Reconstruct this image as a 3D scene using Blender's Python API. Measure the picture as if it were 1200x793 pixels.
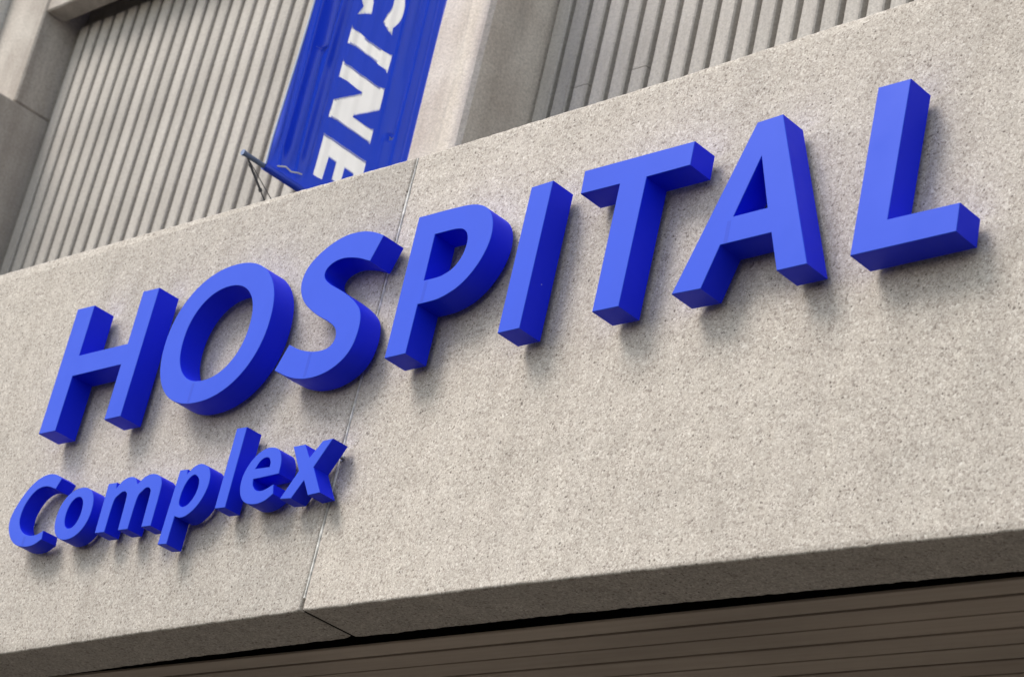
import bpy, bmesh, math, random
from mathutils import Vector, Matrix, noise
from mathutils.geometry import tessellate_polygon

for o in list(bpy.data.objects): bpy.data.objects.remove(o)
S = bpy.context.scene
C = S.collection
random.seed(7)

# ------------------------------------------------------------------ camera, sky, sun, exposure
cd = bpy.data.cameras.new('camera'); cam = bpy.data.objects.new('camera', cd); C.objects.link(cam); S.camera = cam
right = Vector((0.71016107, 0.67325631, 0.20590578))
down = Vector((-0.15397074, 0.43390274, -0.88770571))
fwd = Vector((-0.68699655, 0.59871057, 0.41180261))
CAM = Vector((6.8, -5.2317, 1.6))
cam.matrix_world = Matrix(((right.x, -down.x, -fwd.x, CAM.x), (right.y, -down.y, -fwd.y, CAM.y),
                           (right.z, -down.z, -fwd.z, CAM.z), (0, 0, 0, 1)))
cd.sensor_width = 36; cd.lens = 86.48; cd.clip_end = 3000
cd.dof.use_dof = True; cd.dof.focus_distance = 8.9; cd.dof.aperture_fstop = 4.5

sun_dir = Vector((-0.48, -0.74, 0.92)).normalized()           # towards the sun
EL = math.asin(sun_dir.z); ROT = math.atan2(sun_dir.x, sun_dir.y)
W = bpy.data.worlds.new('World'); S.world = W; W.use_nodes = True
wn = W.node_tree.nodes; wl = W.node_tree.links
sky = wn.new('ShaderNodeTexSky'); sky.sky_type = 'NISHITA'; sky.sun_disc = False
sky.sun_elevation = EL; sky.sun_rotation = ROT; sky.dust_density = 1.0; sky.air_density = 1.6; sky.ozone_density = 1.0
hs = wn.new('ShaderNodeHueSaturation'); hs.inputs['Saturation'].default_value = 0.42
bg = wn['Background']; bg.inputs['Strength'].default_value = 0.125
wl.new(sky.outputs['Color'], hs.inputs['Color']); wl.new(hs.outputs['Color'], bg.inputs['Color'])
sd = bpy.data.lights.new('sun', 'SUN'); sd.energy = 1.5; sd.angle = math.radians(25); sd.color = (1.0, 0.92, 0.84)
sun = bpy.data.objects.new('sun', sd); C.objects.link(sun)
sun.rotation_euler = (-sun_dir).to_track_quat('-Z', 'Y').to_euler(); sun.location = (-6, -8, 14)
S.view_settings.view_transform = 'Standard'; S.view_settings.look = 'None'
S.view_settings.gamma = 1; S.view_settings.exposure = 0.93; S.view_settings.use_curve_mapping = False

# ------------------------------------------------------------------ material helpers
def newmat(name, rough=0.8, spec=0.3):
    m = bpy.data.materials.new(name); m.use_nodes = True
    b = m.node_tree.nodes['Principled BSDF']; b.inputs['Roughness'].default_value = rough
    b.inputs['Specular IOR Level'].default_value = spec
    return m, m.node_tree, b

class N:
    def __init__(s, t): s.t = t; s.c = t.nodes.new('ShaderNodeTexCoord')
    def n(s, typ, **k):
        o = s.t.nodes.new('ShaderNode' + typ)
        for a, v in k.items(): setattr(o, a, v)
        return o
    def l(s, a, b): s.t.links.new(a, b)
    def map(s, scale=(1, 1, 1), src='Object', loc=(0, 0, 0), rot=(0, 0, 0)):
        m = s.n('Mapping'); m.inputs['Scale'].default_value = scale; m.inputs['Location'].default_value = loc
        m.inputs['Rotation'].default_value = rot
        s.l(s.c.outputs[src], m.inputs['Vector']); return m.outputs[0]
    def noise(s, vec, scale, detail=3, rough=0.55, dist=0):
        o = s.n('TexNoise'); o.inputs['Scale'].default_value = scale; o.inputs['Detail'].default_value = detail
        o.inputs['Roughness'].default_value = rough; o.inputs['Distortion'].default_value = dist
        s.l(vec, o.inputs['Vector']); return o.outputs['Fac']
    def voro(s, vec, scale, rnd=1):
        o = s.n('TexVoronoi'); o.inputs['Scale'].default_value = scale; o.inputs['Randomness'].default_value = rnd
        s.l(vec, o.inputs['Vector']); return o
    def ramp(s, fac, stops, interp='LINEAR'):
        o = s.n('ValToRGB'); e = o.color_ramp.elements; o.color_ramp.interpolation = interp
        while len(e) < len(stops): e.new(0.5)
        for i, (p, c) in enumerate(stops):
            e[i].position = p; e[i].color = (*c, 1) if len(c) == 3 else c
        s.l(fac, o.inputs['Fac']); return o.outputs['Color']
    def val(s, fac, a, b, lo=0.0, hi=1.0):
        o = s.n('MapRange'); o.inputs['From Min'].default_value = a; o.inputs['From Max'].default_value = b
        o.inputs['To Min'].default_value = lo; o.inputs['To Max'].default_value = hi
        s.l(fac, o.inputs['Value']); return o.outputs[0]
    def mix(s, fac, a, b, mode='MIX'):
        o = s.n('Mix', data_type='RGBA', blend_type=mode)
        for sock, v in ((o.inputs['Factor'], fac), (o.inputs['A'], a), (o.inputs['B'], b)):
            if isinstance(v, (int, float)): sock.default_value = v
            elif isinstance(v, tuple): sock.default_value = (*v, 1)
            else: s.l(v, sock)
        return o.outputs['Result']
    def math(s, op, a, b):
        o = s.n('Math', operation=op)
        for i, v in enumerate((a, b)):
            if isinstance(v, (int, float)): o.inputs[i].default_value = v
            else: s.l(v, o.inputs[i])
        return o.outputs[0]
    def bump(s, h, dist, strength, bsdf, prev=None):
        o = s.n('Bump'); o.inputs['Distance'].default_value = dist; o.inputs['Strength'].default_value = strength
        s.l(h, o.inputs['Height'])
        if prev: s.l(prev, o.inputs['Normal'])
        s.l(o.outputs[0], bsdf.inputs['Normal']); return o.outputs[0]

def grey(v): return (v, v, v)

def mat_aggregate():
    m, t, b = newmat('exposed_aggregate_concrete', 0.9, 0.2); k = N(t); o = k.map()
    v1 = k.voro(o, 125); sep = k.n('SeparateColor'); k.l(v1.outputs['Color'], sep.inputs[0])
    peb = k.ramp(sep.outputs[0], [(0, (0.12, 0.095, 0.08)), (0.10, (0.26, 0.222, 0.19)), (0.3, (0.40, 0.36, 0.31)),
                                  (0.6, (0.49, 0.45, 0.395)), (0.85, (0.585, 0.545, 0.48)), (1, (0.74, 0.71, 0.645))])
    v2 = k.voro(o, 270); s2 = k.n('SeparateColor'); k.l(v2.outputs['Color'], s2.inputs[0])
    fine = k.ramp(s2.outputs[1], [(0, (0.14, 0.115, 0.098)), (0.2, (0.36, 0.315, 0.275)), (0.7, (0.49, 0.455, 0.40)), (1, (0.78, 0.73, 0.66))])
    nz = k.noise(o, 38, 3, 0.6)
    col = k.mix(k.val(nz, 0.35, 0.65), peb, fine)
    # warm and cool patches
    big = k.noise(o, 1.3, 4, 0.6)
    col = k.mix(0.28, col, k.ramp(big, [(0.3, (0.36, 0.33, 0.295)), (0.5, (0.46, 0.415, 0.365)), (0.7, (0.50, 0.46, 0.415))]))
    mid = k.noise(o, 9, 4, 0.65)
    col = k.mix(1, col, k.ramp(mid, [(0.3, grey(0.90)), (0.55, grey(1.0)), (0.75, grey(1.05))]), 'MULTIPLY')
    # run-off streaks
    st = k.noise(k.map((7, 7, 0.45)), 1, 4, 0.6)
    col = k.mix(1, col, k.ramp(st, [(0.32, (0.92, 0.915, 0.91)), (0.5, grey(1)), (0.75, (1.03, 1.03, 1.02))]), 'MULTIPLY')
    inf = k.n('ObjectInfo')
    col = k.mix(1, col, k.ramp(inf.outputs['Random'], [(0, (0.965, 0.975, 0.995)), (1, (1.02, 1.015, 1.02))]), 'MULTIPLY')
    # scattered dark pits and brown stones
    v3 = k.voro(o, 66); s3 = k.n('SeparateColor'); k.l(v3.outputs['Color'], s3.inputs[0])
    pit = k.math('MULTIPLY', k.val(v3.outputs['Distance'], 0.20, 0.32, 1, 0), k.val(s3.outputs[2], 0.80, 0.97))
    col = k.mix(k.math('MULTIPLY', pit, 0.85), col, (0.12, 0.10, 0.085))
    v4 = k.voro(k.map(loc=(3, 1, 7)), 15); s4 = k.n('SeparateColor'); k.l(v4.outputs['Color'], s4.inputs[0])
    p4 = k.math('MULTIPLY', k.val(v4.outputs['Distance'], 0.06, 0.11, 1, 0), k.val(s4.outputs[0], 0.80, 0.84))
    col = k.mix(k.math('MULTIPLY', p4, 0.7), col, (0.09, 0.075, 0.065))
    k.l(col, b.inputs['Base Color'])
    h = k.math('SUBTRACT', k.math('ADD', k.math('MULTIPLY', v1.outputs['Distance'], -0.5), k.math('MULTIPLY', nz, 0.8)), k.math('ADD', pit, p4))
    k.bump(h, 0.0025, 0.35, b)
    return m

def mat_concrete(name, dark, light, scale=1.0, warm=0.0):
    m, t, b = newmat(name, 0.9, 0.2); k = N(t); o = k.map()
    big = k.noise(o, 1.6 * scale, 5, 0.62, 0.3); fine = k.noise(o, 60, 3, 0.7); sp = k.noise(o, 150, 2, 0.6)
    st = k.noise(k.map((5, 5, 0.35)), 1, 4, 0.6)
    col = k.ramp(big, [(0.3, dark), (0.7, light)])
    col = k.mix(1, col, k.ramp(fine, [(0.3, grey(0.78)), (0.6, grey(1.05))]), 'MULTIPLY')
    col = k.mix(1, col, k.ramp(sp, [(0.3, grey(0.8)), (0.7, grey(1.12))]), 'MULTIPLY')
    col = k.mix(1, col, k.ramp(st, [(0.3, (0.78, 0.77, 0.76)), (0.55, grey(1)), (0.8, (1.08, 1.08, 1.07))]), 'MULTIPLY')
    inf = k.n('ObjectInfo')
    col = k.mix(1, col, k.ramp(inf.outputs['Random'], [(0, grey(0.92)), (1, grey(1.06))]), 'MULTIPLY')
    dt = k.noise(k.map((11, 11, 1.1)), 1, 5, 0.7)
    col = k.mix(k.val(dt, 0.56, 0.74, 0, 0.45), col, (0.24, 0.22, 0.20))
    k.l(col, b.inputs['Base Color'])
    k.bump(fine, 0.006, 0.7, b); return m

def mat_blue(name, base, rough, spec):
    m, t, b = newmat(name, rough, spec); k = N(t); o = k.map()
    n1 = k.noise(o, 5, 4, 0.6); n2 = k.noise(o, 90, 2, 0.5)
    st = k.noise(k.map((30, 30, 1.6)), 1, 3, 0.6)
    col = k.mix(k.val(n1, 0.3, 0.75, 0, 0.25), base, tuple(c * 0.82 + 0.006 for c in base))
    col = k.mix(k.val(st, 0.55, 0.85, 0, 0.2), col, tuple(c * 0.9 + 0.008 for c in base))
    v = k.voro(o, 26); sp = k.n('SeparateColor'); k.l(v.outputs['Color'], sp.inputs[0])
    speck = k.math('MULTIPLY', k.val(v.outputs['Distance'], 0.04, 0.07, 1, 0), k.val(sp.outputs[1], 0.985, 0.99))
    col = k.mix(speck, col, (0.45, 0.48, 0.6))
    k.l(col, b.inputs['Base Color'])
    k.l(k.val(n1, 0.3, 0.7, rough - 0.05, rough + 0.08), b.inputs['Roughness'])
    return m

def mat_plain(name, col, rough=0.6, spec=0.4, metal=0.0, var=0.25, scale=12):
    m, t, b = newmat(name, rough, spec); k = N(t)
    n1 = k.noise(k.map(), scale, 4, 0.6)
    k.l(k.mix(k.val(n1, 0.3, 0.7), tuple(c * (1 - var) for c in col), tuple(c * (1 + var * 0.4) for c in col)), b.inputs['Base Color'])
    b.inputs['Metallic'].default_value = metal; k.bump(n1, 0.001, 0.3, b); return m

def mat_plank():
    m, t, b = newmat('weathered_soffit_board', 0.75, 0.3); k = N(t)
    g = k.noise(k.map((1.5, 40, 40)), 1, 5, 0.65); big = k.noise(k.map((0.8, 3, 3)), 1, 3, 0.5)
    info = k.n('ObjectInfo')
    col = k.ramp(g, [(0.2, (0.37, 0.305, 0.25)), (0.8, (0.45, 0.38, 0.315))])
    col = k.mix(1, col, k.ramp(big, [(0.3, grey(0.85)), (0.7, grey(1.1))]), 'MULTIPLY')
    col = k.mix(1, col, k.ramp(info.outputs['Random'], [(0, (0.88, 0.86, 0.85)), (1, (1.08, 1.08, 1.07))]), 'MULTIPLY')
    k.l(col, b.inputs['Base Color']); k.bump(g, 0.002, 0.4, b); return m

def mat_fabric(name, base, trans):
    m, t, b = newmat(name, 0.30, 0.6); k = N(t)
    w = k.noise(k.map(), 3, 3, 0.5)
    col = k.mix(k.val(w, 0.3, 0.7, 0, 0.35), base, tuple(c * 0.8 for c in base))
    k.l(col, b.inputs['Base Color'])
    tr = k.n('BsdfTranslucent'); k.l(col, tr.inputs['Color'])
    mx = k.n('MixShader'); mx.inputs[0].default_value = trans
    out = t.nodes['Material Output']
    k.l(b.outputs[0], mx.inputs[1]); k.l(tr.outputs[0], mx.inputs[2]); k.l(mx.outputs[0], out.inputs['Surface'])
    return m

def mat_ground():
    m, t, b = newmat('street_paving', 0.9, 0.2); k = N(t); o = k.map()
    a = k.noise(o, 0.8, 5, 0.6); f = k.noise(o, 60, 2, 0.6)
    col = k.ramp(a, [(0.3, (0.040, 0.034, 0.030)), (0.7, (0.056, 0.049, 0.043))])
    col = k.mix(1, col, k.ramp(f, [(0.3, grey(0.8)), (0.7, grey(1.15))]), 'MULTIPLY')
    k.l(col, b.inputs['Base Color']); return m

M_AGG = mat_aggregate()
M_RIB = mat_concrete('fluted_concrete', (0.46, 0.43, 0.395), (0.54, 0.51, 0.47))
M_PIL = mat_concrete('pier_concrete', (0.42, 0.375, 0.335), (0.57, 0.53, 0.48))
M_MPIL = mat_concrete('mottled_pier_concrete_lit', (0.60, 0.53, 0.465), (0.75, 0.69, 0.62), 1.5)  # paler copy of the pier concrete, colour makes up for weak side light
M_LPIL = mat_concrete('pale_pier_concrete', (0.62, 0.6, 0.56), (0.74, 0.72, 0.68))
M_BLUE = mat_blue('blue_paint_lit_face', (0.018, 0.070, 0.62), 0.42, 0.16)  # lit copy of the single letter blue, lighter for the front faces
M_RET = mat_blue('blue_paint_shaded_return', (0.004, 0.018, 0.74), 0.50, 0.16)  # same paint as the faces, deepened so the sides carry painted shade
M_SEAM = mat_blue('blue_letter_seam_paint', (0.014, 0.057, 0.55), 0.42, 0.16)
M_STEEL = mat_plain('galvanised_steel', (0.36, 0.37, 0.39), 0.45, 0.5, 0.7)
M_DARK = mat_plain('dark_weathered_steel', (0.09, 0.09, 0.10), 0.5, 0.4, 0.4)
M_ROD = mat_plain('blue_grey_steel', (0.14, 0.19, 0.32), 0.45, 0.5, 0.3)
M_SEAL = mat_plain('pale_joint_sealant', (0.70, 0.685, 0.65), 0.7, 0.3, 0, 0.55, 34)
M_ROOF = mat_plain('roof_felt', (0.10, 0.10, 0.10), 0.9, 0.2)
M_VOID = mat_plain('gap_shade_black', (0.012, 0.010, 0.009), 0.9, 0.2)  # near-black colour stands in for the shade inside gaps and grooves
M_PLANK = mat_plank()
M_FAB = mat_fabric('blue_banner_cloth', (0.015, 0.066, 0.70), 0.32)
M_PRINT = mat_fabric('white_banner_print', (0.95, 0.95, 0.95), 0.6)
M_CORD = mat_plain('white_cord', (0.75, 0.75, 0.74), 0.7)
M_GRD = mat_ground()

# ------------------------------------------------------------------ mesh helpers
def obj(name, me, mat, parent=None):
    if isinstance(me, bmesh.types.BMesh):
        bm = me; me = bpy.data.meshes.new(name); bm.to_mesh(me); bm.free()
    o = bpy.data.objects.new(name, me); C.objects.link(o)
    if mat and not me.materials: me.materials.append(mat)
    if parent is not None: o.parent = parent
    return o

def empty(name, loc, label, cat, group=None):
    o = bpy.data.objects.new(name, None); C.objects.link(o); o.location = loc; o.empty_display_size = 0.1
    o['label'] = label; o['category'] = cat
    if group: o['group'] = group
    return o

def box(bm, a, b, bev=0.0):
    r = bmesh.ops.create_cube(bm, size=1)
    bmesh.ops.scale(bm, vec=[b[i] - a[i] for i in range(3)], verts=r['verts'])
    bmesh.ops.translate(bm, vec=[(a[i] + b[i]) / 2 for i in range(3)], verts=r['verts'])
    if bev:
        es = list({e for v in r['verts'] for e in v.link_edges})
        bmesh.ops.bevel(bm, geom=es, offset=bev, segments=1, affect='EDGES')

def boxm(a, b, bev=0.0):
    bm = bmesh.new(); box(bm, a, b, bev); return bm

def tube(bm, p, q, r, seg=10, r2=None):
    p = Vector(p); q = Vector(q); d = q - p
    res = bmesh.ops.create_cone(bm, cap_ends=True, segments=seg, radius1=r, radius2=r if r2 is None else r2, depth=d.length)
    bmesh.ops.transform(bm, matrix=Matrix.Translation((p + q) / 2) @ d.to_track_quat('Z', 'Y').to_matrix().to_4x4(), verts=res['verts'])

def area(c): return 0.5 * sum(c[i][0] * c[(i + 1) % len(c)][1] - c[(i + 1) % len(c)][0] * c[i][1] for i in range(len(c)))

def smooth(pts, n=8):
    """closed outline; a point (x, z) is smooth, (x, z, 1) is a corner; Catmull-Rom between"""
    L = len(pts); out = []
    cor = [len(p) > 2 for p in pts]
    for i in range(L):
        p1, p2 = Vector(pts[i][:2]), Vector(pts[(i + 1) % L][:2])
        out.append(tuple(p1))
        if cor[i] and cor[(i + 1) % L]: continue
        p0 = p1 + (p1 - p2) * 0.0 if cor[i] else Vector(pts[i - 1][:2])
        p3 = p2 if cor[(i + 1) % L] else Vector(pts[(i + 2) % L][:2])
        for k in range(1, n):
            t = k / n
            m1 = (p2 - p0) * 0.5 if not cor[i] else (p2 - p1) * 1.0
            m2 = (p3 - p1) * 0.5 if not cor[(i + 1) % L] else (p2 - p1) * 1.0
            q = p1 * (2*t**3 - 3*t*t + 1) + m1 * (t**3 - 2*t*t + t) + p2 * (-2*t**3 + 3*t*t) + m2 * (t**3 - t*t)
            out.append(tuple(q))
    return out

def inset(c, d):
    """mitred inward offset of a contour whose solid lies on its left"""
    n = len(c); out = []
    for i in range(n):
        a, b, e = Vector(c[i - 1]), Vector(c[i]), Vector(c[(i + 1) % n])
        u = (b - a).normalized(); v = (e - b).normalized()
        n1 = Vector((-u.y, u.x)); n2 = Vector((-v.y, v.x)); h = n1 + n2
        if h.length < 1e-6: h = n1.copy()
        h.normalize(); out.append(tuple(b + h * d / max(0.35, h.dot(n1))))
    return out

def orient(contours):
    r = []
    for i, c in enumerate(contours):
        ccw = area(c) > 0
        r.append(list(c) if ccw == (i == 0) else list(reversed(c)))
    return r

def fill(bm, contours, y, flip=False):
    flat = [p for c in contours for p in c]
    vs = [bm.verts.new((p[0], y, p[1])) for p in flat]
    for tri in tessellate_polygon([[Vector((p[0], p[1], 0)) for p in c] for c in contours]):
        a = [flat[i] for i in tri]
        if abs(area(a)) < 1e-12: continue
        if (area(a) > 0) == flip: tri = tri[::-1]
        try: bm.faces.new([vs[i] for i in tri])
        except ValueError: pass
    return vs

def band(bm, ca, ya, cb, yb):
    """side faces between contour ca at ya (front) and cb at yb (back)"""
    n = len(ca)
    A = [bm.verts.new((p[0], ya, p[1])) for p in ca]; B = [bm.verts.new((p[0], yb, p[1])) for p in cb]
    for i in range(n):
        j = (i + 1) % n
        bm.faces.new((A[i], B[i], B[j], A[j]))

def finish(bm, angle=35):
    bmesh.ops.remove_doubles(bm, verts=bm.verts, dist=1e-5)
    me = bpy.data.meshes.new('m'); bm.to_mesh(me); bm.free()
    for p in me.polygons: p.use_smooth = True
    me.set_sharp_from_angle(angle=math.radians(angle)); return me

# ------------------------------------------------------------------ the street
o = obj('pavement', boxm((-150, -150, -0.3), (150, 150, 0)), M_GRD); o['kind'] = 'structure'

# ------------------------------------------------------------------ the building
B = empty('hospital_building', (0, 1, 0),
          'grey concrete hospital facade with a speckled projecting fascia and fluted recessed wall panels', 'building')
BI = Matrix.Translation((0, -1, 0))
def part(name, bm, mat, parent=B):
    o = obj(name, bm, mat, parent)
    o.matrix_parent_inverse = BI if parent is B else Matrix.Identity(4)
    return o

FD = 0.262                                  # thickness of the fascia panels
def lerp_line(pts, x):
    for (x0, z0), (x1, z1) in zip(pts, pts[1:]):
        if x <= x1: break
    return z0 + (z1 - z0) * (x - x0) / (x1 - x0)
TOP = [(-9.2, 6.215), (-2.916, 6.183), (-1.29, 6.160), (0.0, 6.139), (1.375, 6.148), (2.37, 6.174), (9.2, 6.20)]
BOT = [(-9.2, 4.165), (-1.895, 4.196), (-0.97, 4.216), (0.0, 4.228), (1.077, 4.231), (2.16, 4.222), (3.07, 4.212), (9.2, 4.19)]
def fascia(x0, x1, seed):
    def jig(x, z, k, a=0.0022):
        if k in (2, 4): a *= 1.3
        return a * noise.noise(Vector((x * 22, z * 22, seed + k))) + a * 0.8 * noise.noise(Vector((x * 60, z * 60, seed + k)))
    step = 0.012; pts = []
    n = int((x1 - x0) / step)
    for i in range(n + 1):
        x = x0 + (x1 - x0) * i / n; pts.append((x, lerp_line(BOT, x) + jig(x, 0, 1) + 0.006 * math.exp(-min(x - x0, x1 - x) / 0.010)))
    zb, zt = lerp_line(BOT, x1), lerp_line(TOP, x1); m = int((zt - zb) / step)
    for i in range(1, m): z = zb + (zt - zb) * i / m; pts.append((x1 + jig(0, z, 2, 0.0015), z))
    for i in range(n + 1):
        x = x1 + (x0 - x1) * i / n; pts.append((x, lerp_line(TOP, x) + jig(x, 3, 3)))
    zb, zt = lerp_line(BOT, x0), lerp_line(TOP, x0)
    for i in range(1, m): z = zt + (zb - zt) * i / m; pts.append((x0 + jig(0, z, 4, 0.0015), z))
    c = orient([pts]); bm = bmesh.new()
    c1 = inset(c[0], 0.007); c2 = inset(c[0], 0.002)
    fill(bm, [c1], 0.0); band(bm, c1, 0.0, c2, 0.0025); band(bm, c2, 0.0025, c[0], 0.008); band(bm, c[0], 0.008, c[0], FD); fill(bm, c, FD, True)
    return finish(bm, 50)
for i, (x0, x1) in enumerate(((-9.2, -4.606), (-4.590, -0.009), (0.009, 4.590), (4.606, 9.2))):
    p = part('fascia_panel', fascia(x0, x1, i * 9.3), M_AGG)
# sealant beads in the panel joints
for jx in (-4.6, 0.0, 4.6):
    zb, zt = lerp_line(BOT, jx) + 0.05, lerp_line(TOP, jx) - 0.004
    L, Rr = [], []
    for i in range(90):
        z = zb + (zt - zb) * i / 89
        w = 0.0046 + 0.0044 * noise.noise(Vector((jx, 3, z * 7))) + 0.0030 * noise.noise(Vector((jx, 8, z * 31)))
        cx = jx + 0.003 + 0.003 * noise.noise(Vector((jx, 1, z * 3)))
        w = max(w, 0.002)
        L.append((max(cx - w, jx - 0.0075), z)); Rr.append((min(cx + w + 0.003 * max(0, noise.noise(Vector((jx, 5, z * 14)))), jx + 0.0105), z))
    c = orient([L + Rr[::-1]])
    bm = bmesh.new(); ci = inset(c[0], 0.002)
    fill(bm, [ci], -0.0008); band(bm, ci, -0.0008, c[0], 0.0022); band(bm, c[0], 0.0022, c[0], 0.022); fill(bm, c, 0.022, True)
    part('joint_sealant', finish(bm), M_SEAL)
    part('joint_shade_strip', boxm((jx - 0.0088, 0.026, zb - 0.042), (jx + 0.0088, FD - 0.004, zt)), M_VOID)  # dark strip added in the open joint to paint its shade

# canopy behind the fascia: core, roof, boarded soffit
core = part('canopy_core', boxm((-9.19, 0.46, 4.33), (9.19, 1.99, 5.92)), M_VOID)
part('canopy_roof', boxm((-9.19, 0.264, 5.925), (9.19, 1.995, 5.99)), M_ROOF)
soff = part('boarded_soffit', boxm((-9.18, 0.47, 4.2365), (9.18, 1.985, 4.325)), M_VOID)
ed = 0.334; y = ed; k = 0
wid = [0.108, 0.121, 0.117, 0.122, 0.116, 0.114, 0.118, 0.121, 0.116, 0.12, 0.118, 0.12, 0.117]
for w in wid:
    g = [0.015, 0.013, 0.009, 0.014, 0.011, 0.009][k % 6]
    dz = random.uniform(-0.0025, 0.0025)
    bm = boxm((-9.17, y, 4.222 + dz), (9.17, y + w - g, 4.236 if k else 4.231), 0.002)
    part('board', bm, M_PLANK, soff); y += w; k += 1

# rear wall with fluted panels
wall = part('rear_wall', boxm((-14, 2.075, 0), (9.2, 7.5, 12.5)), M_RIB)
Z0, Z1 = 5.995, 9.872
def rib_mesh(w, split=None, seed=0):
    bm = bmesh.new(); segs = [(Z0, Z1)] if split is None else [(Z0, split - 0.002), (split + 0.002, Z1)]
    for a, b in segs:
        n = 10 if split is None else 5
        cs = []
        for i in range(n + 1):
            z = a + (b - a) * i / n
            j = [0.0022 * noise.noise(Vector((seed, q * 5, z * 4))) for q in range(3)]
            cs.append([bm.verts.new(p) for p in ((-w/2 - 0.001, 0.068, z), (-w/2 + j[0], 0.007, z), (-w/2 + 0.006 + j[0], j[2], z),
                                                 (w/2 - 0.007 + j[1], j[2], z), (w/2 + j[1], 0.007, z), (w/2 + 0.001, 0.068, z))])
        for r, s_ in zip(cs, cs[1:]):
            for q in range(5): bm.faces.new((r[q], r[q+1], s_[q+1], s_[q]))
            bm.faces.new((r[5], r[0], s_[0], s_[5]))
        bm.faces.new(cs[0][::-1]); bm.faces.new(cs[-1])
    me = bpy.data.meshes.new('rib'); bm.to_mesh(me); bm.free(); me.materials.append(M_RIB); return me
def ribs(x0, x1, pitch, w, panel, metas):
    x = x0; k = 0
    while x < x1 - 1e-3:
        o = obj('rib', metas[k % len(metas)], None, panel); o.location = (x + pitch / 2, 2.0, 0)
        x += pitch; k += 1
pL = part('fluted_panel', boxm((-6.69, 2.06, Z0), (-2.71, 2.074, Z1)), M_RIB)
ribs(-6.667, -2.75, 0.1375, 0.091, pL, [rib_mesh(0.099, None, s_) for s_ in (1, 5, 9)])
pR = part('fluted_panel', boxm((-1.755, 2.06, Z0), (3.36, 2.074, Z1)), M_RIB)
ribs(-1.759, 3.3, 0.134, 0.089, pR, [rib_mesh(0.099, 8.02 if s_ in (2, 5) else None, s_) for s_ in range(40)])

# piers and lintels framing the recesses
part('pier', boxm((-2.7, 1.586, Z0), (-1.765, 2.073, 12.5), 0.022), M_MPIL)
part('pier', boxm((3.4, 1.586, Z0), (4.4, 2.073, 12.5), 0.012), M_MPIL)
part('pier', boxm((-7.6, 1.34, Z0), (-6.70, 2.073, 9.145), 0.012), M_PIL)
part('pier', boxm((-7.25, 1.735, 9.153), (-6.71, 2.073, 12.5), 0.012), M_PIL)
part('pale_pier', boxm((-9.6, 1.60, 9.153), (-7.254, 2.073, 12.5), 0.012), M_LPIL)
part('lintel', boxm((-6.708, 1.745, 9.874), (-2.702, 1.90, 12.5), 0.01), M_PIL)
part('lintel', boxm((-1.763, 1.745, 9.874), (3.398, 2.073, 12.5), 0.01), M_PIL)

# ------------------------------------------------------------------ the raised letters
def superell(cx, cz, a, b, n=72, e=2.15):
    r = []
    for i in range(n):
        t = 2 * math.pi * i / n; c, s_ = math.cos(t), math.sin(t)
        r.append((cx + a * math.copysign(abs(c) ** (2 / e), c), cz + b * math.copysign(abs(s_) ** (2 / e), s_)))
    return r
def sharp(l): return [(x, z, 1) for x, z in l]

G = {}
G['H'] = [sharp([(-1.904, .603), (-1.779, .600), (-1.779, .356), (-1.433, .354), (-1.433, .602), (-1.320, .599), (-1.324, .001), (-1.436, .001), (-1.436, .257), (-1.781, .258), (-1.783, 0), (-1.904, .001)])]
G['O'] = [superell(-.819, .298, .337, .312), superell(-.820, .297, .212, .212)]
G['S'] = [[(.093, .555, 1), (.049, .452, 1), (-.034, .482), (-.115, .497), (-.174, .489), (-.207, .463), (-.203, .429), (-.160, .393), (-.062, .339), (.024, .280), (.072, .226), (.087, .152), (.070, .073), (.016, .019), (-.069, -.011), (-.168, -.013), (-.264, .010), (-.363, .054, 1), (-.313, .157, 1), (-.235, .122), (-.147, .100), (-.073, .102), (-.042, .131), (-.052, .177), (-.103, .218), (-.195, .267), (-.281, .328), (-.328, .386), (-.343, .446), (-.321, .509), (-.251, .565), (-.152, .601), (-.051, .602), (.025, .584)]]
G['P'] = [[(.276, .594, 1), (.480, .592), (.576, .584), (.648, .555), (.694, .502), (.711, .426), (.694, .350), (.650, .282), (.590, .234), (.513, .207), (.455, .202), (.394, .202, 1), (.395, 0, 1), (.282, -.001, 1)],
          [(.393, .496, 1), (.510, .494), (.562, .475), (.585, .430), (.577, .370), (.543, .326), (.493, .305), (.450, .301), (.396, .301, 1)]]
G['I'] = [sharp([(.867, .590), (.974, .594), (.974, .001), (.867, 0)])]
G['T'] = [sharp([(1.127, .597), (1.636, .596), (1.637, .502), (1.441, .501), (1.438, .001), (1.317, .002), (1.317, .501), (1.131, .503)])]
G['A'] = [sharp([(1.671, .002), (1.906, .602), (2.012, .607), (2.230, .005), (2.109, .004), (2.057, .153), (1.846, .151), (1.797, -.001)]),
          sharp([(1.953, .461), (2.021, .252), (1.880, .250)])]
G['L'] = [sharp([(2.396, .608), (2.522, .608), (2.520, .101), (2.785, .102), (2.787, .003), (2.397, -.001)])]
G['C'] = [[(-1.616, -.243, 1), (-1.672, -.217), (-1.733, -.210), (-1.794, -.225), (-1.850, -.265), (-1.893, -.322), (-1.916, -.381), (-1.908, -.433), (-1.868, -.486), (-1.808, -.522), (-1.735, -.537), (-1.676, -.533), (-1.630, -.514, 1), (-1.637, -.474, 1), (-1.676, -.487), (-1.737, -.486), (-1.795, -.463), (-1.832, -.426), (-1.844, -.381), (-1.833, -.331), (-1.799, -.287), (-1.752, -.267), (-1.700, -.269), (-1.641, -.287, 1)]]
G['o'] = [superell(-1.449, -.420, .1215, .1155, 48), superell(-1.452, -.416, .0535, .0695, 40)]
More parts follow.
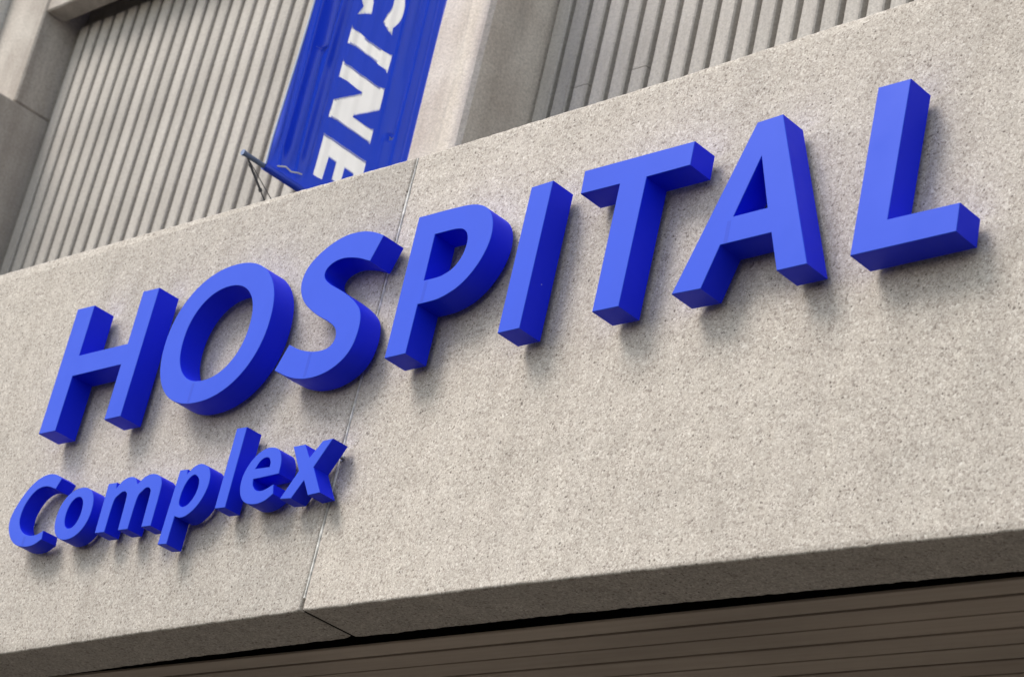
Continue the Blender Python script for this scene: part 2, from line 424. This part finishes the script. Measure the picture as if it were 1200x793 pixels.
G['m'] = [[(-1.261, -.311, 1), (-1.203, -.312, 1), (-1.199, -.338, 1), (-1.165, -.308), (-1.125, -.298), (-1.085, -.307), (-1.058, -.338, 1), (-1.020, -.310), (-.976, -.303), (-.928, -.316), (-.898, -.345), (-.889, -.392), (-.887, -.536, 1), (-.947, -.535, 1), (-.952, -.402), (-.960, -.372), (-.985, -.361), (-1.012, -.374), (-1.033, -.405), (-1.037, -.534, 1), (-1.101, -.532, 1), (-1.107, -.402), (-1.116, -.369), (-1.140, -.360), (-1.168, -.372), (-1.190, -.402), (-1.192, -.530, 1), (-1.256, -.528, 1)]]
G['p'] = [[(-.794, -.311, 1), (-.745, -.313, 1), (-.741, -.334, 1), (-.705, -.306), (-.665, -.300), (-.615, -.320), (-.589, -.355), (-.582, -.402), (-.597, -.452), (-.630, -.494), (-.675, -.519), (-.712, -.522), (-.745, -.512, 1), (-.747, -.628, 1), (-.804, -.624, 1)],
          [(-.688, -.344), (-.655, -.366), (-.645, -.403), (-.656, -.443), (-.682, -.470), (-.714, -.476), (-.738, -.462), (-.744, -.430), (-.738, -.391), (-.718, -.356)]]
G['l'] = [sharp([(-.499, -.173), (-.437, -.175), (-.437, -.511), (-.500, -.509)])]
G['e'] = [[(-.256, -.286), (-.212, -.296), (-.184, -.319), (-.166, -.358), (-.162, -.406, 1), (-.309, -.411, 1), (-.300, -.439), (-.272, -.461), (-.230, -.465), (-.177, -.447, 1), (-.164, -.488, 1), (-.205, -.511), (-.258, -.519), (-.315, -.508), (-.353, -.481), (-.376, -.439), (-.378, -.387), (-.358, -.341), (-.325, -.307), (-.291, -.290)],
          [(-.314, -.367, 1), (-.229, -.370, 1), (-.231, -.351), (-.245, -.332), (-.268, -.327), (-.294, -.338)]]
G['x'] = [sharp([(-.117, -.302), (-.049, -.302), (-.004, -.362), (.050, -.301), (.106, -.299), (.035, -.406), (.111, -.516), (.044, -.519), (-.001, -.454), (-.050, -.520), (-.116, -.515), (-.046, -.410)])]

PEGS = {'H': [(-1.84, .54), (-1.84, .06), (-1.38, .54), (-1.38, .06)], 'O': [(-.82, .555), (-.82, .04), (-1.09, .3), (-.545, .3)],
        'S': [(-.12, .55), (-.02, .06), (-.25, .08), (-.27, .46)], 'P': [(.335, .54), (.337, .06), (.645, .42)], 'I': [(.92, .54), (.92, .05)],
        'T': [(1.2, .55), (1.56, .55), (1.378, .06)], 'A': [(1.955, .54), (1.735, .05), (2.16, .05)], 'L': [(2.46, .55), (2.46, .06), (2.72, .05)],
        'C': [(-1.74, -.238), (-1.875, -.38), (-1.73, -.512)], 'o': [(-1.45, -.328), (-1.45, -.511)], 'm': [(-1.225, -.36), (-1.224, -.5), (-1.069, -.5), (-.917, -.5)],
        'p': [(-.77, -.36), (-.775, -.6), (-.615, -.41)], 'l': [(-.468, -.21), (-.468, -.48)], 'e': [(-.25, -.306), (-.345, -.42), (-.26, -.492)],
        'x': [(-.075, -.33), (.062, -.33), (-.078, -.49), (.07, -.49)]}
SEAMS = {'S': (-.163, -.006, .097), 'O': (-.872, -.006, .080), 'P': (.414, .208, .294), 'A': (1.868, .156, .236), 'C': (-1.760, -.531, -.49)}
BZ = 5.142
words = (('HOSPITAL', 1.0, 0.0, 0.0, 0.108, 'upper word HOSPITAL', 'letters of the upper sign word'),
         ('Complex', 1.0063, -0.0428, 0.0223, 0.076, 'lower word Complex', 'letters of the lower sign word'))
pegme = {}
def peg():
    if 'p' not in pegme:
        bm = bmesh.new(); tube(bm, (0, -0.028, 0), (0, 0.004, 0), 0.0065, 10); tube(bm, (0, -0.003, 0), (0, 0.003, 0), 0.012, 12)
        me = bpy.data.meshes.new('standoff'); bm.to_mesh(me); bm.free(); me.materials.append(M_STEEL); pegme['p'] = me
    return pegme['p']
ORD = {'H': 'first', 'O': 'second', 'S': 'third', 'P': 'fourth', 'I': 'fifth', 'T': 'sixth', 'A': 'seventh', 'L': 'last',
       'C': 'first', 'o': 'second', 'm': 'third', 'p': 'fourth', 'l': 'fifth', 'e': 'sixth', 'x': 'last'}
for word, sc, ox, oz, depth, where, grp in words:
    for ch in word:
        cont = [smooth(c) if ch not in 'Oo' else c for c in G[ch]]
        cont = orient([[(x * sc + ox, z * sc + oz) for x, z in c] for c in cont])
        xs = [p[0] for p in cont[0]]; zs = [p[1] for p in cont[0]]
        mx, mz = (min(xs) + max(xs)) / 2, min(zs)
        cont = [[(x - mx, z - mz) for x, z in c] for c in cont]
        size = 'large' if word == 'HOSPITAL' else 'small'
        case = 'capital' if ch.isupper() else 'lower-case'
        E_ = empty('sign_letter', (mx, 0, BZ + mz), '%s raised blue %s letter %s, %s letter of the %s' % (size, case, ch, ORD[ch], where), 'sign letter', grp)
        yf, yb = -0.025 - depth, -0.025
        ins = [inset(c, 0.0016) for c in cont]
        bm = bmesh.new(); fill(bm, ins, yf)
        for a, b_ in zip(ins, cont): band(bm, a, yf, b_, yf + 0.0016)
        obj('face', finish(bm), M_BLUE, E_)
        bm = bmesh.new()
        for b_ in cont: band(bm, b_, yf + 0.0016, b_, yb)
        fill(bm, cont, yb, True)
        obj('side_return', finish(bm), M_RET, E_)
        for (px, pz) in PEGS[ch]:
            q = obj('standoff', peg(), None, E_); q.location = (px * sc + ox - mx, 0, pz * sc + oz - mz)
        if ch in SEAMS:
            sx, s0, s1 = SEAMS[ch]; sx = sx * sc + ox - mx
            bm = boxm((sx - 0.010, yf - 0.0002, s0 * sc + oz - mz), (sx + 0.006, yf + 0.001, s1 * sc + oz - mz))
            obj('face_seam', bm, M_SEAM, E_)

# ------------------------------------------------------------------ the banner on its bracket
BX = -1.897
BY0, BY1, BZ0, BZ1 = 0.597, 1.402, 6.885, 9.55
BN = empty('street_banner', (BX, 1.586, 6.88), 'rippled blue cloth banner with white capitals hung from a steel bracket above the fascia', 'banner')
def fold(y, z):
    u = (y - BY0) / (BY1 - BY0); h = (z - BZ0) / 1.2
    t = u * 0.805 + 0.030 * h
    side = min(1.0, max(0.0, (abs(y - 1.005) - 0.13) / 0.06))       # the loose margins ruck up more than the stiff printed middle
    a1 = max(0.0, 0.6 + 0.9 * noise.noise(Vector((u * 4.1, z * 0.5, 4)))) * (0.6 + 2.4 * side)
    a2 = max(0.0, 0.4 + 1.0 * noise.noise(Vector((u * 4.7, z * 0.6, 14)))) * (0.35 + 2.0 * side)
    p1 = t * 58 + 2.0 * noise.noise(Vector((u * 2.4, z * 0.45, 1))); p2 = t * 118 + 3.0 * noise.noise(Vector((u * 3, z * 0.4, 9)))
    d = 0.0062 * a1 * (math.sin(p1) + 0.3 * math.sin(2 * p1 + 0.6)) + 0.0024 * a2 * math.sin(p2)
    d += 0.008 * noise.noise(Vector((u * 2.2, z * 0.5, 20)))
    # puckers fanning out from the two wind slits
    for (sy, sz, up, a) in ((0.715, 7.604, 1, 0.020), (0.735, 7.59, -1, 0.014), (1.257, 7.406, 1, 0.022), (1.24, 7.40, -1, 0.012)):
        t = (z - sz) * up
        if t > -0.02:
            wdt = 0.020 + 0.035 * max(t, 0)
            d += up * a * math.exp(-((y - sy - 0.02 * t) / wdt) ** 2) * math.exp(-max(t, 0) / 0.7) * min(1, (t + 0.02) / 0.03)
    return 1.25 * d * min(1.0, max(0.12, (z - BZ0) / 0.16))
def cloth(y, z, off=0.0): return Vector((fold(y, z) + off, y - 1.586, z - 6.88))
bm = bmesh.new(); ny, nz = 230, 220; grid = []
for j in range(nz + 1):
    z = BZ0 + (BZ1 - BZ0) * j / nz
    grid.append([bm.verts.new(cloth(BY0 + (BY1 - BY0) * i / ny, z)) for i in range(ny + 1)])
for j in range(nz):
    for i in range(ny): bm.faces.new((grid[j][i], grid[j][i+1], grid[j+1][i+1], grid[j+1][i])).smooth = True
cl = obj('cloth', bm, M_FAB, BN)
# printed capitals, cut into the cloth's ripples and laid on its surface
def printed(name, contour, label):
    c = orient([contour])[0]; bm = bmesh.new()
    vs = [bm.verts.new((0, y, z)) for y, z in c]
    for tri in tessellate_polygon([[Vector((y, z, 0)) for y, z in c]]):
        if abs(area([c[i] for i in tri])) > 1e-10: bm.faces.new([vs[i] for i in tri])
    ys = [p[0] for p in c]; zs = [p[1] for p in c]
    for lo, hi, step, ax in ((min(ys), max(ys), 0.0035, 1), (min(zs), max(zs), 0.0111, 2)):
        v = lo + step
        while v < hi:
            no = (0, 1, 0) if ax == 1 else (0, 0, 1); co = (0, v, 0) if ax == 1 else (0, 0, v)
            bmesh.ops.bisect_plane(bm, geom=bm.verts[:] + bm.edges[:] + bm.faces[:], plane_co=co, plane_no=no, dist=1e-6); v += step
    for v in bm.verts: v.co = cloth(v.co.y, v.co.z, 0.0014)
    bmesh.ops.recalc_face_normals(bm, faces=bm.faces[:])
    if sum(f.normal.x for f in bm.faces) < 0: bmesh.ops.reverse_faces(bm, faces=bm.faces[:])
    for f in bm.faces: f.smooth = True
    o = obj(name, bm, M_PRINT, cl); o['label'] = label
    # the print replaces the dyed cloth where it lies: take out the blue cells wholly under it
    def inside(y, z):
        r = False
        for (y0, z0), (y1, z1) in zip(c, c[1:] + c[:1]):
            if (z0 > z) != (z1 > z) and y < (y1 - y0) * (z - z0) / (z1 - z0) + y0: r = not r
        return r
    b2 = bmesh.new(); b2.from_mesh(cl.data)
    ins = {v.index: inside(v.co.y + 1.586, v.co.z + 6.88) for v in b2.verts}
    bmesh.ops.delete(b2, geom=[f for f in b2.faces if all(ins[v.index] for v in f.verts)], context='FACES')
    b2.to_mesh(cl.data); b2.free()
ca = []
for i in range(33):                                    # C, opening downwards because the word reads down the cloth
    a = math.radians(-44 + 268 * i / 32); ca.append((1.0 + 0.147 * math.cos(a), 8.085 + 0.172 * math.sin(a)))
cb = []
for i in range(33):
    a = math.radians(224 - 268 * i / 32); cb.append((1.0 + 0.072 * math.cos(a), 8.09 + 0.098 * math.sin(a)))
ca = [(1.110, 7.924)] + ca + [(0.872, 7.905), (0.955, 7.955)] + cb + [(1.036, 7.957)]
printed('printed_letter', ca, 'white printed capital C')
printed('printed_letter', [(.857, 7.832), (.875, 7.822), (1.0, 7.815), (1.125, 7.820), (1.146, 7.829), (1.143, 7.716), (1.125, 7.728), (1.0, 7.738), (.875, 7.733), (.857, 7.722)], 'white printed capital I')
printed('printed_letter', [(.861, 7.632), (.880, 7.622), (1.12, 7.622), (1.153, 7.634), (1.156, 7.505), (.999, 7.383), (1.13, 7.386), (1.150, 7.394), (1.151, 7.306), (1.13, 7.314), (.885, 7.310), (.865, 7.298), (.868, 7.405), (1.030, 7.534), (.880, 7.538), (.862, 7.528)], 'white printed capital N')
printed('printed_letter', [(.867, 7.212), (1.157, 7.212), (1.160, 6.985), (1.100, 6.990), (1.102, 7.108), (1.041, 7.108), (1.039, 7.010), (.983, 7.010), (.983, 7.108), (.930, 7.108), (.928, 6.982), (.869, 6.978)], 'white printed capital E')
# hem along the outer edge, sleeve round the rod
bm = bmesh.new()
for j in range(nz):
    za, zb = BZ0 + (BZ1 - BZ0) * j / nz, BZ0 + (BZ1 - BZ0) * (j + 1) / nz
    if j % 4 == 0:
        zb = BZ0 + (BZ1 - BZ0) * min(nz, j + 4) / nz
        tube(bm, cloth(BY0 - 0.002, za), cloth(BY0 - 0.002, zb), 0.0045, 6)
obj('hem', bm, mat_fabric('pale_hem_cloth', (0.42, 0.5, 0.72), 0.2), cl)
bm = bmesh.new(); tube(bm, (-0.012, BY0 - 1.586, -0.002), (-0.012, BY1 - 1.586, -0.002), 0.019, 16)
for f in bm.faces: f.smooth = len(f.verts) == 4
obj('rod_sleeve', bm, M_FAB, cl)
bm = bmesh.new(); tube(bm, (-0.012, 0.465 - 1.586, -0.002), (-0.012, -0.005, -0.002), 0.0125, 14)
rod = obj('bottom_rod', bm, M_ROD, BN)
bm = bmesh.new(); tube(bm, (-0.012, 0.459 - 1.586, -0.002), (-0.012, 0.472 - 1.586, -0.002), 0.015, 14)
obj('end_cap', bm, M_ROD, rod)
obj('wall_plate', boxm((-0.09, -0.018, -0.14), (0.07, 0.004, 0.12), 0.004), M_STEEL, BN)
bm = bmesh.new(); tube(bm, (-0.012, BY0 - 1.63, 2.69), (-0.012, -0.005, 2.69), 0.0165, 14); obj('top_rod', bm, M_ROD, BN)
obj('wall_plate', boxm((-0.09, -0.018, 2.55), (0.07, 0.004, 2.81), 0.004), M_STEEL, BN)
# stay wires with a turnbuckle
def stay(p, q, r, tb=None):
    bm = bmesh.new(); tube(bm, p, q, r, 6); w = obj('stay_wire', bm, M_DARK, BN)
    if tb:
        P_, Q_ = Vector(p), Vector(q); bm = bmesh.new()
        a, b_ = P_.lerp(Q_, tb[0]), P_.lerp(Q_, tb[1]); tube(bm, a, b_, 0.0058, 8)
        tube(bm, a, a + (b_ - a) * 0.1, 0.008, 8); tube(bm, b_, b_ - (b_ - a) * 0.12, 0.009, 8)
        obj('turnbuckle', bm, M_DARK, w)
stay((-0.012, 0.495 - 1.586, -0.015), (-0.012, 0.0, -1.02), 0.0035, (0.02, 0.115))
stay((-0.012, 0.500 - 1.586, -0.015), (0.11, 0.0, -0.83), 0.0025)
obj('stay_anchor', boxm((-0.05, -0.012, -1.06), (0.03, 0.004, -0.98), 0.003), M_STEEL, BN)
# cord ties
bm = bmesh.new(); pts = [(0.0, .66, .03), (.014, .70, .045), (.016, .735, .036), (.018, .772, .05), (.014, .80, .058)]
for a, b_ in zip(pts, pts[1:]): tube(bm, (a[0], a[1] - 1.586, a[2]), (b_[0], b_[1] - 1.586, b_[2]), 0.0042, 6)
obj('cord_tie', bm, M_CORD, BN)
for sy, sz, w in ((0.712, 7.604, 0.022), (1.262, 7.40, 0.014)):
    bm = bmesh.new(); v = [bm.verts.new(cloth(sy + a, sz + b_, 0.004)) for a, b_ in ((-w, 0.004), (w, 0.012), (w * 0.5, -0.006), (-w * 0.3, -0.010))]
    bm.faces.new(v); bmesh.ops.solidify(bm, geom=bm.faces[:], thickness=0.001)
    obj('slit_flap', bm, mat_fabric('pale_slit_lining', (0.5, 0.58, 0.8), 0.2), cl)
